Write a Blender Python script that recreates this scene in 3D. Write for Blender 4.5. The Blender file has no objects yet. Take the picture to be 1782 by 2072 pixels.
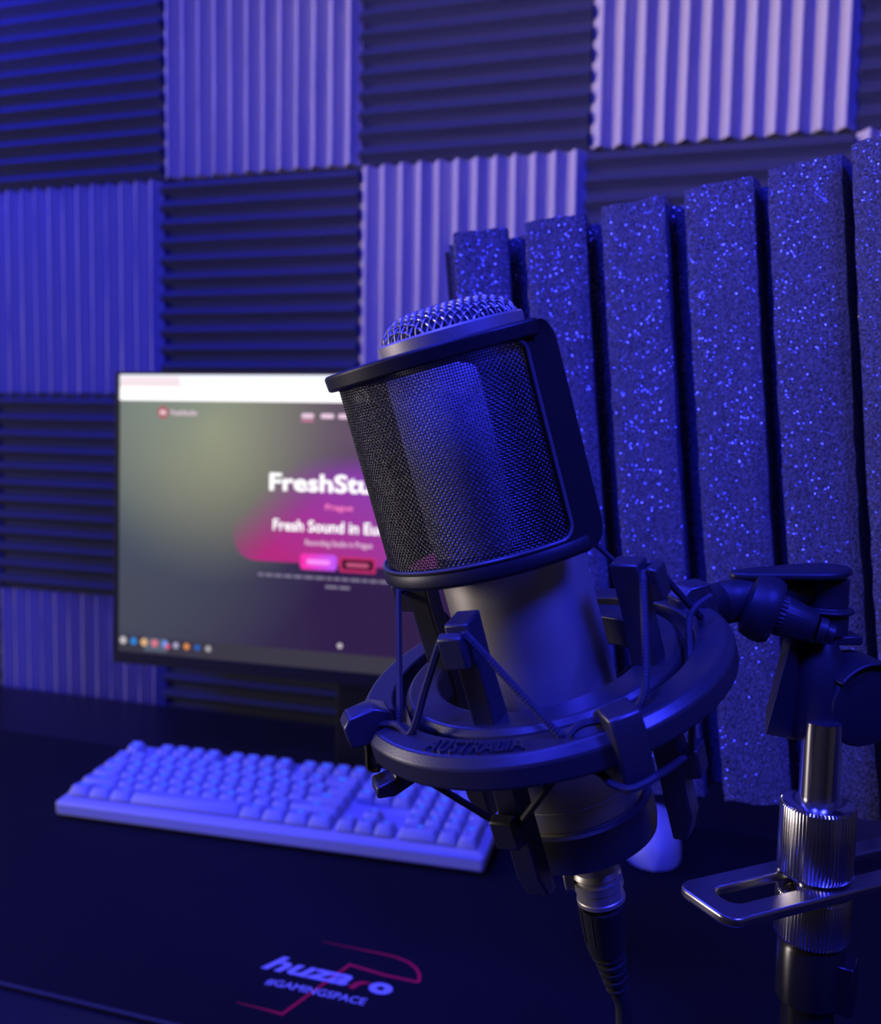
import bpy, math, random
import numpy as np
from mathutils import Matrix, Vector

# ------------------------------------------------------------------ camera, world, lights, exposure
scn = bpy.context.scene
COL = scn.collection
FPX, CX, CY = 1900.0, 891.0, 1036.0
CAM = Vector((0, 0, 1.13))                       # desk mat surface is z = 0.73
PITCH, ROLL, YAW = math.radians(4.84), math.radians(1.12), math.radians(17.58)
RZ = Matrix.Rotation(YAW, 3, 'Z')
_f = Vector((0, math.cos(PITCH), -math.sin(PITCH))); _r = Vector((1, 0, 0)); _u = _r.cross(_f)
CR = RZ @ (_r * math.cos(ROLL) + _u * math.sin(ROLL))
CU = RZ @ (_u * math.cos(ROLL) - _r * math.sin(ROLL))
CF = RZ @ _f

cam_d = bpy.data.cameras.new('camera'); cam = bpy.data.objects.new('camera', cam_d); COL.objects.link(cam)
cam.matrix_world = Matrix(((CR.x, CU.x, -CF.x, CAM.x), (CR.y, CU.y, -CF.y, CAM.y), (CR.z, CU.z, -CF.z, CAM.z), (0, 0, 0, 1)))
cam_d.sensor_fit = 'VERTICAL'; cam_d.sensor_height = 36.0
cam_d.lens = 36.0 * FPX / 2072.0
cam_d.clip_start = 0.02; cam_d.clip_end = 30
cam_d.dof.use_dof = True; cam_d.dof.focus_distance = 0.335
cam_d.dof.aperture_fstop = cam_d.lens / 3.0      # a phone lens: 3 mm opening
cam_d.dof.aperture_blades = 0
scn.camera = cam

world = bpy.data.worlds.new('world'); scn.world = world; world.use_nodes = True
world.node_tree.nodes['Background'].inputs[0].default_value = (0.02, 0.02, 0.10, 1)
world.node_tree.nodes['Background'].inputs[1].default_value = 0.1

BLUE = (0.028, 0.034, 1.0)
def area_light(name, loc, target, size, power, color, size_y=None, spread=None):
    d = bpy.data.lights.new(name, 'AREA'); d.energy = power; d.color = color; d.size = size
    if size_y: d.shape = 'RECTANGLE'; d.size_y = size_y
    if spread: d.spread = spread
    o = bpy.data.objects.new(name, d); COL.objects.link(o); o.location = loc
    o.rotation_euler = (Vector(target) - Vector(loc)).to_track_quat('-Z', 'Y').to_euler()
    return o
area_light('blue_led_lamp', (0.48, -0.12, 1.85), (-0.02, 0.45, 1.05), 0.26, 20, BLUE)
area_light('blue_led_strip', (-0.50, 0.52, 2.10), (-0.40, 0.62, 0.73), 1.0, 4.5, BLUE, 0.12, spread=2.0)
area_light('blue_front_lamp', (-0.45, -0.50, 2.25), (-0.15, 0.4, 1.0), 0.30, 9, BLUE, spread=1.6)
area_light('blue_corner_lamp', (-1.22, 0.85, 1.95), (-0.95, 1.15, 1.62), 0.3, 12, BLUE)
area_light('left_side_lamp', (-3.1, -0.05, 1.08), (-0.1, 0.7, 1.2), 0.60, 34, (1.0, 0.86, 0.80))
area_light('pale_room_lamp', (-2.0, -0.85, 2.05), (0.20, 1.15, 1.66), 0.35, 2.9, (1.0, 0.78, 0.80), spread=0.60)

scn.view_settings.view_transform = 'Standard'; scn.view_settings.look = 'None'
scn.view_settings.exposure = 0.0; scn.view_settings.gamma = 1.0
scn.view_settings.use_curve_mapping = False
rng = random.Random(7)

# ------------------------------------------------------------------ helpers
def unproject(x, y, depth):
    "a point of the room on the photo's ray (x, y), depth metres in front of the lens"
    return CAM + (CF + CR * ((x - CX) / FPX) - CU * ((y - CY) / FPX)) * depth
def on_plane(x, y, C, N):
    D = CF + CR * ((x - CX) / FPX) - CU * ((y - CY) / FPX)
    return CAM + D * ((C - CAM).dot(N) / D.dot(N))
def mframe(O, X, Y, Z):
    return Matrix(((X.x, Y.x, Z.x, O.x), (X.y, Y.y, Z.y, O.y), (X.z, Y.z, Z.z, O.z), (0, 0, 0, 1)))
def tilted(px, py, z, a, b):
    "frame leaning a to the left in the picture, top tipped b towards the camera"
    O = unproject(px, py, z)
    Z = (CU * math.cos(a) - CR * math.sin(a)) * math.cos(b) - CF * math.sin(b)
    X = (CR - Z * CR.dot(Z)).normalized(); Y = Z.cross(X)
    return mframe(O, X, Y, Z)
def axis_frame(O, Z, hint=Vector((0, 0, 1))):
    Z = Z.normalized(); X = hint.cross(Z)
    if X.length < 1e-4: X = Vector((1, 0, 0)).cross(Z)
    X.normalize(); return mframe(O, X, Z.cross(X), Z)

class MB:
    def __init__(s): s.v = []; s.f = []
    def add(s, vs, fs, M=None):
        k = len(s.v)
        s.v += [tuple(M @ Vector(p)) if M else tuple(p) for p in vs]
        s.f += [tuple(i + k for i in f) for f in fs]
        return s
    def box(s, lo, hi, M=None):
        x0, y0, z0 = lo; x1, y1, z1 = hi
        return s.add([(x0,y0,z0),(x1,y0,z0),(x1,y1,z0),(x0,y1,z0),(x0,y0,z1),(x1,y0,z1),(x1,y1,z1),(x0,y1,z1)],
                     [(0,3,2,1),(4,5,6,7),(0,1,5,4),(1,2,6,5),(2,3,7,6),(3,0,4,7)], M)
    def prism(s, poly, z0, z1, M=None, scale1=1.0, c=(0, 0)):
        n = len(poly)
        vs = [(x, y, z0) for x, y in poly] + [(c[0] + (x - c[0]) * scale1, c[1] + (y - c[1]) * scale1, z1) for x, y in poly]
        fs = [tuple(range(n - 1, -1, -1)), tuple(range(n, 2 * n))] + [(i, (i + 1) % n, n + (i + 1) % n, n + i) for i in range(n)]
        return s.add(vs, fs, M)
    def lathe(s, prof, n=48, M=None, caps=True, teeth=0, depth=0.0, tz=(0, 0)):
        "prof: (radius, z) from bottom to top"
        vs = []; fs = []
        for r, z in prof:
            for i in range(n):
                a = 2 * math.pi * i / n; rr = r
                if teeth and tz[0] <= z <= tz[1] and (i % (n // teeth)) >= (n // teeth) // 2: rr -= depth
                vs.append((rr * math.cos(a), rr * math.sin(a), z))
        for k in range(len(prof) - 1):
            for i in range(n):
                j = (i + 1) % n; fs.append((k*n+i, k*n+j, (k+1)*n+j, (k+1)*n+i))
        if caps:
            fs.append(tuple(range(n - 1, -1, -1))); fs.append(tuple((len(prof)-1)*n + i for i in range(n)))
        return s.add(vs, fs, M)
    def arc(s, sec, a0, a1, n=40, M=None):
        "sweep section [(r,h)..] about z from azimuth a0 to a1 (degrees, 0 faces -y, + towards +x)"
        m = len(sec); vs = []; fs = []
        for k in range(n + 1):
            a = math.radians(a0 + (a1 - a0) * k / n)
            for r, h in sec: vs.append((r * math.sin(a), -r * math.cos(a), h))
        for k in range(n):
            for i in range(m):
                j = (i + 1) % m; fs.append((k*m+i, (k+1)*m+i, (k+1)*m+j, k*m+j))
        fs.append(tuple(range(m))); fs.append(tuple(n*m + i for i in range(m - 1, -1, -1)))
        return s.add(vs, fs, M)
    def tube(s, path, r, n=10, M=None, braid=0.0, pitch=0.0016, flat=1.0):
        P = [Vector(p) for p in path]; m = len(P)
        rr = r if isinstance(r, (list, tuple)) else [r] * m
        T = [(P[min(i+1, m-1)] - P[max(i-1, 0)]).normalized() for i in range(m)]
        up = Vector((0, 0, 1)) if abs(T[0].z) < .9 else Vector((1, 0, 0))
        U = (up - T[0] * up.dot(T[0])).normalized(); vs = []; fs = []; L = 0
        for k in range(m):
            if k: U = (U - T[k] * U.dot(T[k])).normalized(); L += (P[k] - P[k-1]).length
            W = T[k].cross(U)
            for i in range(n):
                a = 2 * math.pi * i / n; q = rr[k]
                if braid: q *= 1 + braid * math.sin(3*a + 2*math.pi*L/pitch) * math.sin(3*a - 2*math.pi*L/pitch)
                vs.append(tuple(P[k] + U * (math.cos(a) * q) + W * (math.sin(a) * q * flat)))
        for k in range(m - 1):
            for i in range(n):
                j = (i + 1) % n; fs.append((k*n+i, k*n+j, (k+1)*n+j, (k+1)*n+i))
        fs.append(tuple(range(n - 1, -1, -1))); fs.append(tuple((m-1)*n + i for i in range(n)))
        return s.add(vs, fs, M)

def smooth_path(pts, step=0.0006):
    P = [Vector(p) for p in pts]; out = []
    for i in range(len(P) - 1):
        p0 = P[i-1] if i else P[0] * 2 - P[1]; p1, p2 = P[i], P[i+1]
        p3 = P[i+2] if i + 2 < len(P) else P[-1] * 2 - P[-2]
        n = max(2, int((p2 - p1).length / step))
        for k in range(n):
            t = k / n
            out.append(0.5 * ((2*p1) + (p2-p0)*t + (2*p0-5*p1+4*p2-p3)*t*t + (3*p1-p0-3*p2+p3)*t**3))
    return out + [P[-1]]

def link(name, me, mat=None, parent=None, loc=None):
    o = bpy.data.objects.new(name, me); COL.objects.link(o)
    if mat and not me.materials: me.materials.append(mat)
    if parent: o.parent = parent
    return o
def obj(name, mb, mat, parent=None, bevel=0, seg=2, angle=35, smooth=True, label=None, kind=None):
    "mb holds room coordinates; the mesh is stored in its parent's space"
    me = bpy.data.meshes.new(name); vs = mb.v
    root = parent
    if root is not None:
        Mi = (WM[root.name]).inverted(); vs = [tuple(Mi @ Vector(p)) for p in vs]
    me.from_pydata(vs, [], mb.f); me.update()
    if smooth:
        me.shade_smooth()
        try: me.set_sharp_from_angle(angle=math.radians(angle))
        except Exception: pass
    o = link(name, me, mat, parent)
    if bevel:
        b = o.modifiers.new('bevel', 'BEVEL'); b.width = bevel; b.segments = seg
        b.limit_method = 'ANGLE'; b.angle_limit = math.radians(30)
    WM[o.name] = WM[root.name].copy() if root is not None else Matrix.Identity(4)
    if label: o['label'] = label
    if kind: o['kind'] = kind
    return o
WM = {}
def thing(name, label, cat, M=None, group=None):
    o = bpy.data.objects.new(name, None); COL.objects.link(o); M = M or Matrix.Identity(4)
    o.matrix_world = M; WM[o.name] = M.copy(); o.empty_display_size = .02
    o['label'] = label; o['category'] = cat
    if group: o['group'] = group
    return o
def tag(o, label, cat):
    o['label'] = label; o['category'] = cat; return o

def text_geo(s, bold=0.0, shear=0.0, spacing=1.0):
    "flat glyph outlines of a line of text, in font units"
    c = bpy.data.curves.new('t', 'FONT'); c.body = s; c.offset = bold; c.shear = shear; c.resolution_u = 3
    c.space_character = spacing
    o = bpy.data.objects.new('t', c); COL.objects.link(o)
    dg = bpy.context.evaluated_depsgraph_get(); me = bpy.data.meshes.new_from_object(o.evaluated_get(dg))
    vs = [tuple(v.co) for v in me.vertices]; fs = [tuple(p.vertices) for p in me.polygons]
    bpy.data.objects.remove(o); bpy.data.curves.remove(c); bpy.data.meshes.remove(me)
    return vs, fs
def fit_text(s, x0, x1, y0, h=None, **k):
    "scale a line to span x0..x1 on baseline y0; h sets the capital height"
    vs, fs = text_geo(s, **k); a = min(v[0] for v in vs); b = max(v[0] for v in vs)
    sx = (x1 - x0) / (b - a); sy = sx if h is None else h / max(v[1] for v in vs)
    return [(x0 + (v[0] - a) * sx, y0 + v[1] * sy) for v in vs], fs
def rrect(x0, y0, x1, y1, r, n=6):
    out = []
    for cx_, cy_, a0 in ((x1-r, y1-r, 0), (x0+r, y1-r, 90), (x0+r, y0+r, 180), (x1-r, y0+r, 270)):
        for k in range(n + 1):
            a = math.radians(a0 + 90 * k / n); out.append((cx_ + r*math.cos(a), cy_ + r*math.sin(a)))
    return out

# ------------------------------------------------------------------ materials
def new_mat(name):
    m = bpy.data.materials.new(name); m.use_nodes = True; nt = m.node_tree
    return m, nt, nt.nodes['Principled BSDF']
def plain(name, col, rough=0.5, metal=0.0, spec=0.5, grain=0.0, gscale=900.0, gdist=0.0002, var=0.0):
    m, nt, b = new_mat(name)
    b.inputs['Base Color'].default_value = (*col, 1); b.inputs['Roughness'].default_value = rough
    b.inputs['Metallic'].default_value = metal; b.inputs['Specular IOR Level'].default_value = spec
    if grain or var:
        tc = nt.nodes.new('ShaderNodeTexCoord'); n = nt.nodes.new('ShaderNodeTexNoise')
        n.inputs['Scale'].default_value = gscale; n.inputs['Detail'].default_value = 4
        nt.links.new(tc.outputs['Object'], n.inputs['Vector'])
        if grain:
            bp = nt.nodes.new('ShaderNodeBump'); bp.inputs['Strength'].default_value = grain; bp.inputs['Distance'].default_value = gdist
            nt.links.new(n.outputs['Fac'], bp.inputs['Height']); nt.links.new(bp.outputs['Normal'], b.inputs['Normal'])
        if var:
            mx = nt.nodes.new('ShaderNodeMixRGB'); mx.inputs[1].default_value = (*[c*(1-var) for c in col], 1)
            mx.inputs[2].default_value = (*[min(1, c*(1+var)) for c in col], 1)
            nt.links.new(n.outputs['Fac'], mx.inputs[0]); nt.links.new(mx.outputs[0], b.inputs['Base Color'])
    return m
def emit(name, col, s=1.0):
    m = bpy.data.materials.new(name); m.use_nodes = True; nt = m.node_tree; nt.nodes.clear()
    e = nt.nodes.new('ShaderNodeEmission'); e.inputs[0].default_value = (*col, 1); e.inputs[1].default_value = s
    o = nt.nodes.new('ShaderNodeOutputMaterial'); nt.links.new(e.outputs[0], o.inputs[0]); return m

def glitter_foam(name, col, fleck=0.9, amount=0.22):
    "open-cell foam: pitted diffuse body with scattered shiny cell walls turned every which way"
    m, nt, b = new_mat(name); N = nt.nodes; L = nt.links
    b.inputs['Roughness'].default_value = 0.85; b.inputs['Specular IOR Level'].default_value = 0.25
    tc = N.new('ShaderNodeTexCoord')
    no = N.new('ShaderNodeTexNoise'); no.inputs['Scale'].default_value = 900; no.inputs['Detail'].default_value = 3
    L.new(tc.outputs['Object'], no.inputs['Vector'])
    cr = N.new('ShaderNodeValToRGB'); cr.color_ramp.elements[0].position = .34; cr.color_ramp.elements[1].position = .70
    cr.color_ramp.elements[0].color = (*[c*.3 for c in col], 1); cr.color_ramp.elements[1].color = (*[c*1.9 for c in col], 1)
    L.new(no.outputs['Fac'], cr.inputs['Fac']); L.new(cr.outputs['Color'], b.inputs['Base Color'])
    bp = N.new('ShaderNodeBump'); bp.inputs['Strength'].default_value = 1.0; bp.inputs['Distance'].default_value = 0.0009
    L.new(no.outputs['Fac'], bp.inputs['Height']); L.new(bp.outputs['Normal'], b.inputs['Normal'])
    vo = N.new('ShaderNodeTexVoronoi'); vo.inputs['Scale'].default_value = 1450
    L.new(tc.outputs['Object'], vo.inputs['Vector'])
    sub = N.new('ShaderNodeVectorMath'); sub.operation = 'SUBTRACT'; sub.inputs[1].default_value = (.5, .5, .5)
    L.new(vo.outputs['Color'], sub.inputs[0])
    sc = N.new('ShaderNodeVectorMath'); sc.operation = 'SCALE'; sc.inputs['Scale'].default_value = 1.7
    L.new(sub.outputs[0], sc.inputs[0])
    ge = N.new('ShaderNodeNewGeometry'); ad = N.new('ShaderNodeVectorMath'); ad.operation = 'ADD'
    L.new(ge.outputs['Normal'], ad.inputs[0]); L.new(sc.outputs[0], ad.inputs[1])
    nm = N.new('ShaderNodeVectorMath'); nm.operation = 'NORMALIZE'; L.new(ad.outputs[0], nm.inputs[0])
    gl = N.new('ShaderNodeBsdfGlossy'); gl.inputs['Roughness'].default_value = 0.3; gl.inputs['Color'].default_value = (.9, .9, .9, 1)
    L.new(nm.outputs[0], gl.inputs['Normal'])
    # only some cells carry a shiny wall, and only near the cell's middle
    sx = N.new('ShaderNodeSeparateColor'); L.new(vo.outputs['Color'], sx.inputs[0])
    gt = N.new('ShaderNodeMath'); gt.operation = 'GREATER_THAN'; gt.inputs[1].default_value = 1 - amount; L.new(sx.outputs[0], gt.inputs[0])
    lt = N.new('ShaderNodeMath'); lt.operation = 'LESS_THAN'; lt.inputs[1].default_value = 0.42; L.new(vo.outputs['Distance'], lt.inputs[0])
    mu = N.new('ShaderNodeMath'); mu.operation = 'MULTIPLY'; L.new(gt.outputs[0], mu.inputs[0]); L.new(lt.outputs[0], mu.inputs[1])
    m2 = N.new('ShaderNodeMath'); m2.operation = 'MULTIPLY'; m2.inputs[1].default_value = fleck; L.new(mu.outputs[0], m2.inputs[0])
    mix = N.new('ShaderNodeMixShader'); L.new(m2.outputs[0], mix.inputs[0]); L.new(b.outputs[0], mix.inputs[1]); L.new(gl.outputs[0], mix.inputs[2])
    L.new(mix.outputs[0], N['Material Output'].inputs[0])
    return m

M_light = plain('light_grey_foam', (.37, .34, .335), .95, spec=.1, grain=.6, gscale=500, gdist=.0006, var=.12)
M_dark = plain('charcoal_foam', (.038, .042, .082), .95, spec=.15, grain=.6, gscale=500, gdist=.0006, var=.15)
M_shield = glitter_foam('shield_foam', (.062, .066, .108))
M_plastic = plain('black_moulded_plastic', (.034, .034, .038), .35, spec=.85, grain=.35, gscale=1800, gdist=.0001)
M_plastic2 = plain('black_stand_plastic', (.020, .020, .023), .46, spec=.45, grain=.2, gscale=1500, gdist=.0001)
M_cord = plain('braided_cord', (.05, .05, .055), .7, spec=.3)
M_satin = plain('satin_nickel', (.50, .48, .45), .42, .75, grain=.12, gscale=2500, gdist=.00005)
M_head = plain('head_frame_shaded', (.10, .10, .10), .45, 1.0)  # same satin as the body, with the shade behind the filter in its colour
M_grille = plain('grille_wire', (.55, .55, .56), .35, 1.0)
M_inner = plain('capsule_grille', (.85, .85, .88), .5, 0.2, grain=1.0, gscale=1400, gdist=.0004, var=.3)
M_wire = plain('filter_wire', (.13, .13, .135), .2, 1.0)
M_frame = plain('filter_frame_rubber', (.013, .013, .015), .42, spec=.4, grain=.15, gscale=1800, gdist=.0001)
M_chrome = plain('chrome', (.66, .65, .66), .19, 1.0)
M_steel = plain('plated_steel', (.5, .49, .48), .28, 1.0, grain=.15, gscale=1200, gdist=.0001)
M_tube = plain('black_gloss_tube', (.012, .012, .013), .25)
M_desk = plain('black_desk', (.012, .012, .014), .4, grain=.05, gscale=600)
M_mat = plain('black_cloth_mat', (.009, .009, .012), .9, spec=.15, grain=.5, gscale=1500, gdist=.0002)
M_stitch = plain('mat_edge', (.035, .035, .04), .8)
M_white = plain('white_keycap', (.46, .50, .56), .5)
M_case = plain('white_case', (.52, .55, .60), .45)
M_print = plain('white_print', (.55, .55, .58), .8, spec=.1)
M_red = plain('red_print', (.95, .02, .05), .8, spec=.1)
M_bezel = plain('monitor_plastic', (.010, .010, .012), .5, spec=.35)
M_wall = plain('wall_paint', (.12, .12, .13), .9, grain=.2, gscale=60)
M_floor = plain('floor_boards', (.06, .05, .045), .6, grain=.2, gscale=30)
M_boot = plain('rubber_boot', (.02, .022, .022), .6, spec=.4)
M_cable = plain('black_cable', (.015, .015, .016), .6)

# ------------------------------------------------------------------ the room
WALL_Y = 1.158            # crest of the foam ribs
def struct(name, mb, mat, **k):
    o = obj(name, mb, mat, smooth=False, **k); o['kind'] = 'structure'; return o
XL, XR, YF, YB, ZC = -3.5, 1.7, -1.9, WALL_Y + .032, 2.65
wall_back = struct('wall_back', MB().box((XL, YB, 0), (XR, YB + .1, ZC)), M_wall)
struct('wall_left', MB().box((XL - .1, YF, 0), (XL, YB, ZC)), M_wall)
struct('wall_right', MB().box((XR, YF, 0), (XR + .1, YB, ZC)), M_wall)
struct('wall_front', MB().box((XL, YF - .1, 0), (XR, YF, ZC)), M_wall)
struct('floor', MB().box((XL - .1, YF - .1, -.1), (XR + .1, YB + .1, 0)), M_floor)
struct('ceiling', MB().box((XL - .1, YF - .1, ZC), (XR + .1, YB + .1, ZC + .1)), M_wall)

def tile_mesh(name, mat, seed):
    "square foam tile, 12 rounded ribs along local z, face towards -y, centred"
    R_ = random.Random(seed); T = .2985; n = 12; p = T / n; base = .012; h = .0135; prof = []
    for i in range(n):
        x0 = -T/2 + i*p
        for t, d in ((0, 0), (.12, .05), (.40, .86), (.46, .97), (.50, 1), (.54, .97), (.60, .86), (.88, .05)):
            prof.append((x0 + t*p, base + h*d))
    prof.append((T/2, base)); m = len(prof); rows = 7; vs = []; fs = []
    for k in range(rows):
        z = -T/2 + T*k/(rows-1)
        for x, y in prof: vs.append((x + R_.uniform(-.0003, .0003), -y + R_.uniform(-.0004, .0004), z + (R_.uniform(-.0008, .0008))))
    for k in range(rows - 1):
        for i in range(m - 1): fs.append((k*m+i, k*m+i+1, (k+1)*m+i+1, (k+1)*m+i))
    b = len(vs)
    for k in (0, rows - 1):
        for x, y in prof: vs.append((x, 0, -T/2 + T*k/(rows-1)))
    for i in range(m - 1):
        fs.append((b+i, b+i+1, i+1, i)); j = (rows-1)*m; fs.append((j+i, j+i+1, b+m+i+1, b+m+i))
    fs.append((b, 0) + tuple(k*m for k in range(1, rows)) + (b+m,))
    fs.append(tuple([b+m-1, b+2*m-1] + [k*m + m-1 for k in range(rows-1, -1, -1)]))
    me = bpy.data.meshes.new(name); me.from_pydata(vs, [], fs); me.update(); me.shade_smooth()
    me.set_sharp_from_angle(angle=math.radians(60)); me.materials.append(mat); return me
light_tiles = [tile_mesh('foam_tile', M_light, s) for s in (1, 2, 3)]
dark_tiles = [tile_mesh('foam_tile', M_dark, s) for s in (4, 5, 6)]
S0 = -.792
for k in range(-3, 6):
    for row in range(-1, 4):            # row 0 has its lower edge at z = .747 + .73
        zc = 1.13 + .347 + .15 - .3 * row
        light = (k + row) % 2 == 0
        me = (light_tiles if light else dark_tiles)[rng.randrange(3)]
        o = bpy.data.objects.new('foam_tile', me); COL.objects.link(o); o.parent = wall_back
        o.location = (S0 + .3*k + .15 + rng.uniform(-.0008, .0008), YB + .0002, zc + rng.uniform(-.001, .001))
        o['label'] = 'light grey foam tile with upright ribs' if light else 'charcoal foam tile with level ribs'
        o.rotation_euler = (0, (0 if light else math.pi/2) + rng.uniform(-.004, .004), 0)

# ------------------------------------------------------------------ desk and mat
desk = thing('desk', 'black desk against the foam-covered wall', 'desk', Matrix.Translation((-.1, .6, .727)))
obj('desk_top', MB().box((-1.5, .12, .697), (1.2, WALL_Y - .004, .727)), M_desk, desk, bevel=.003)
for x in (-1.42, 1.08):
    for y in (.18, 1.06): obj('leg', MB().box((x, y, 0), (x + .05, y + .05, .697)), M_desk, desk, bevel=.002)
MATY = .518
mat_ = thing('desk_mat', 'large black cloth desk mat with white lettering and a red line drawing', 'desk mat', Matrix.Translation((-.3, .75, .727)))
obj('mat_cloth', MB().prism(rrect(-1.05, MATY, .45, MATY + .46, .02), .7272, .7298), M_mat, mat_, bevel=.0006)
ring_o = rrect(-1.05, MATY, .45, MATY + .46, .02); ring_i = rrect(-1.047, MATY + .003, .447, MATY + .457, .018)
n_ = len(ring_o)
obj('stitched_edge', MB().add([(x, y, .7299) for x, y in ring_o] + [(x, y, .7304) for x, y in ring_i],
    [(i, (i+1) % n_, n_ + (i+1) % n_, n_+i) for i in range(n_)]), M_stitch, mat_, smooth=False)
def flat_text(name, s, x0, x1, y, h, mat, **k):
    vs, fs = fit_text(s, x0, x1, y, h, **k)
    return obj(name, MB().add([(a, b, .7301) for a, b in vs], fs), mat, mat_, smooth=False)
flat_text('lettering', 'huza', -.3233, -.2535, .5992, .0185, M_print, bold=.028, shear=.35, spacing=1.0)
flat_text('lettering', 'o', -.2385, -.2205, .5985, .0125, M_print, bold=.05)
flat_text('lettering', '#GAMINGSPACE', -.3108, -.2335, .5815, .0078, M_print, bold=.012)
def ribbon(name, pts, w, mat):
    vs = []; fs = []; P = [Vector(p) for p in pts]; n = len(P)
    for i in range(n):
        a = (P[i] - P[i-1]).normalized() if i else (P[1] - P[0]).normalized()
        b = (P[i+1] - P[i]).normalized() if i < n-1 else a
        t = (a + b).normalized(); q = Vector((-t.y, t.x)) / max(.5, t.dot(a)); ww = w[i] if isinstance(w, list) else w
        for s in (-.5, .5): vs.append((P[i].x + q.x*ww*s, P[i].y + q.y*ww*s, .73005))
    for i in range(n - 1): fs.append((2*i, 2*i+1, 2*i+3, 2*i+2))
    return obj(name, MB().add(vs, fs), mat, mat_, smooth=False)
ribbon('red_line', [(-.295, .6468), (-.2633, .6466), (-.243, .6465), (-.2321, .6455), (-.222, .6425), (-.214, .637), (-.209, .630), (-.2065, .6225), (-.2075, .6205),
       (-.2327, .6207), (-.2624, .6246), (-.2823, .5538), (-.2952, .5545), (-.3187, .5553)],
       [.0004, .0011, .0018, .002, .0024, .0026, .0026, .0026, .0026, .0026, .0026, .0024, .0014, .0004], M_red)
ribbon('red_line', [(-.2503, .5974), (-.2478, .6035), (-.2445, .6065), (-.2385, .6075)], [.005, .0045, .0035, .001], M_red)

# ------------------------------------------------------------------ monitor
MP = Vector((-.67256, .90303, 1.13 + .06098)); MX = Vector((.99905, .04361, 0)); MU = Vector((-.00121, .02774, .99961)); MN = MX.cross(MU)  # MN points away? towards +(-y)
if MN.y > 0: MN = -MN                                              # towards the viewer
MM = mframe(MP, MX, -MN, MU)      # local x along screen, y away from viewer, z up; z = -t down the screen
monitor = thing('computer_monitor', 'wide black monitor showing a web page with pink buttons', 'monitor', Matrix.Translation(MP + MX*.27 - MU*.46))
obj('casing', MB().prism([(0, .006), (.54, .006), (.54, .022), (.36, .05), (.18, .05), (0, .022)], -.33, 0, MM), M_bezel, monitor, bevel=.002)
fr = MB()
for lo, hi in (((0, 0, -.0028), (.54, .006, 0)), ((0, 0, -.33), (.54, .006, -.3175)), ((0, 0, -.3175), (.0035, .006, -.0028)), ((.5365, 0, -.3175), (.54, .006, -.0028))):
    fr.box(lo, hi, MM)
obj('bezel', fr, M_bezel, monitor)
base_z = .727
nk = MM @ Vector((.27, .045, -.2))
obj('stand_bracket', MB().box((nk.x - .04, nk.y - .012, nk.z - .03), (nk.x + .04, nk.y + .030, nk.z + .04)), M_bezel, monitor, bevel=.003)
obj('stand_neck', MB().box((nk.x - .03, nk.y + .028, base_z + .01), (nk.x + .03, nk.y + .046, nk.z + .05)), M_bezel, monitor, bevel=.003)
obj('stand_base', MB().prism(rrect(nk.x - .12, nk.y + .024, nk.x + .12, nk.y + .150, .03), base_z, base_z + .010), M_bezel, monitor, bevel=.002)

def screen_mat():
    m = bpy.data.materials.new('screen_page'); m.use_nodes = True; nt = m.node_tree; nt.nodes.clear(); N = nt.nodes; L = nt.links
    tc = N.new('ShaderNodeTexCoord'); mp = N.new('ShaderNodeMapping'); L.new(tc.outputs['UV'], mp.inputs['Vector'])
    def blob(cx_, cy_, rx, ry, pw=1.0):
        a = N.new('ShaderNodeMapping'); a.inputs['Location'].default_value = (-cx_/rx, -cy_/ry, 0); a.inputs['Scale'].default_value = (1/rx, 1/ry, 0)
        L.new(tc.outputs['UV'], a.inputs['Vector'])
        g = N.new('ShaderNodeTexGradient'); g.gradient_type = 'SPHERICAL'; L.new(a.outputs[0], g.inputs[0])
        p = N.new('ShaderNodeMath'); p.operation = 'POWER'; p.inputs[1].default_value = pw; L.new(g.outputs['Fac'], p.inputs[0]); return p
    prev = None
    base = N.new('ShaderNodeRGB'); base.outputs[0].default_value = (.030, .014, .068, 1); prev = base.outputs[0]
    # uv: u = 0..1 over .54 m, v = 0..1 upward over .33 m
    for (cx_, cy_, rx, ry, pw, col, k) in ((.02, .62, .50, .75, 1.0, (.085, .115, .15), 1.0), (.22, .82, .34, .56, 1.2, (.36, .36, .22), 1.0),
                                           (.10, .90, .45, .40, 1.3, (.22, .27, .24), .8), (.62, .80, .40, .30, 1.5, (.20, .12, .20), .8), (.0, .12, .5, .4, 1.2, (.07, .08, .11), .7)):
        f = blob(cx_, cy_, rx, ry, pw); mk = N.new('ShaderNodeMath'); mk.operation = 'MULTIPLY'; mk.inputs[1].default_value = k; L.new(f.outputs[0], mk.inputs[0])
        mx = N.new('ShaderNodeMixRGB'); mx.inputs[2].default_value = (*col, 1); L.new(mk.outputs[0], mx.inputs[0]); L.new(prev, mx.inputs[1]); prev = mx.outputs[0]
    e = N.new('ShaderNodeEmission'); e.inputs[1].default_value = 1.0; L.new(prev, e.inputs[0])
    o = N.new('ShaderNodeOutputMaterial'); L.new(e.outputs[0], o.inputs[0]); return m
scr = obj('screen', MB().add([(.003, .0045, -.318), (.537, .0045, -.318), (.537, .0045, -.0028), (.003, .0045, -.0028)], [(0, 1, 2, 3)], MM), screen_mat(), monitor, smooth=False)
uv = scr.data.uv_layers.new(name='UVMap')
for li, (a, b) in enumerate(((0, 0), (1, 0), (1, 1), (0, 1))): uv.data[li].uv = (a, b)
layer = [0]
def on_screen(name, poly_or_vs, mat, faces=None, y=.0042):
    "flat picture element; coordinates in metres right / down from the monitor's top left corner"
    layer[0] += 1
    mb = MB().add([(a, y - layer[0]*4e-6, -b) for a, b in poly_or_vs], faces or [tuple(range(len(poly_or_vs)))], MM)
    return obj(name, mb, mat, scr, smooth=False)
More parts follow.
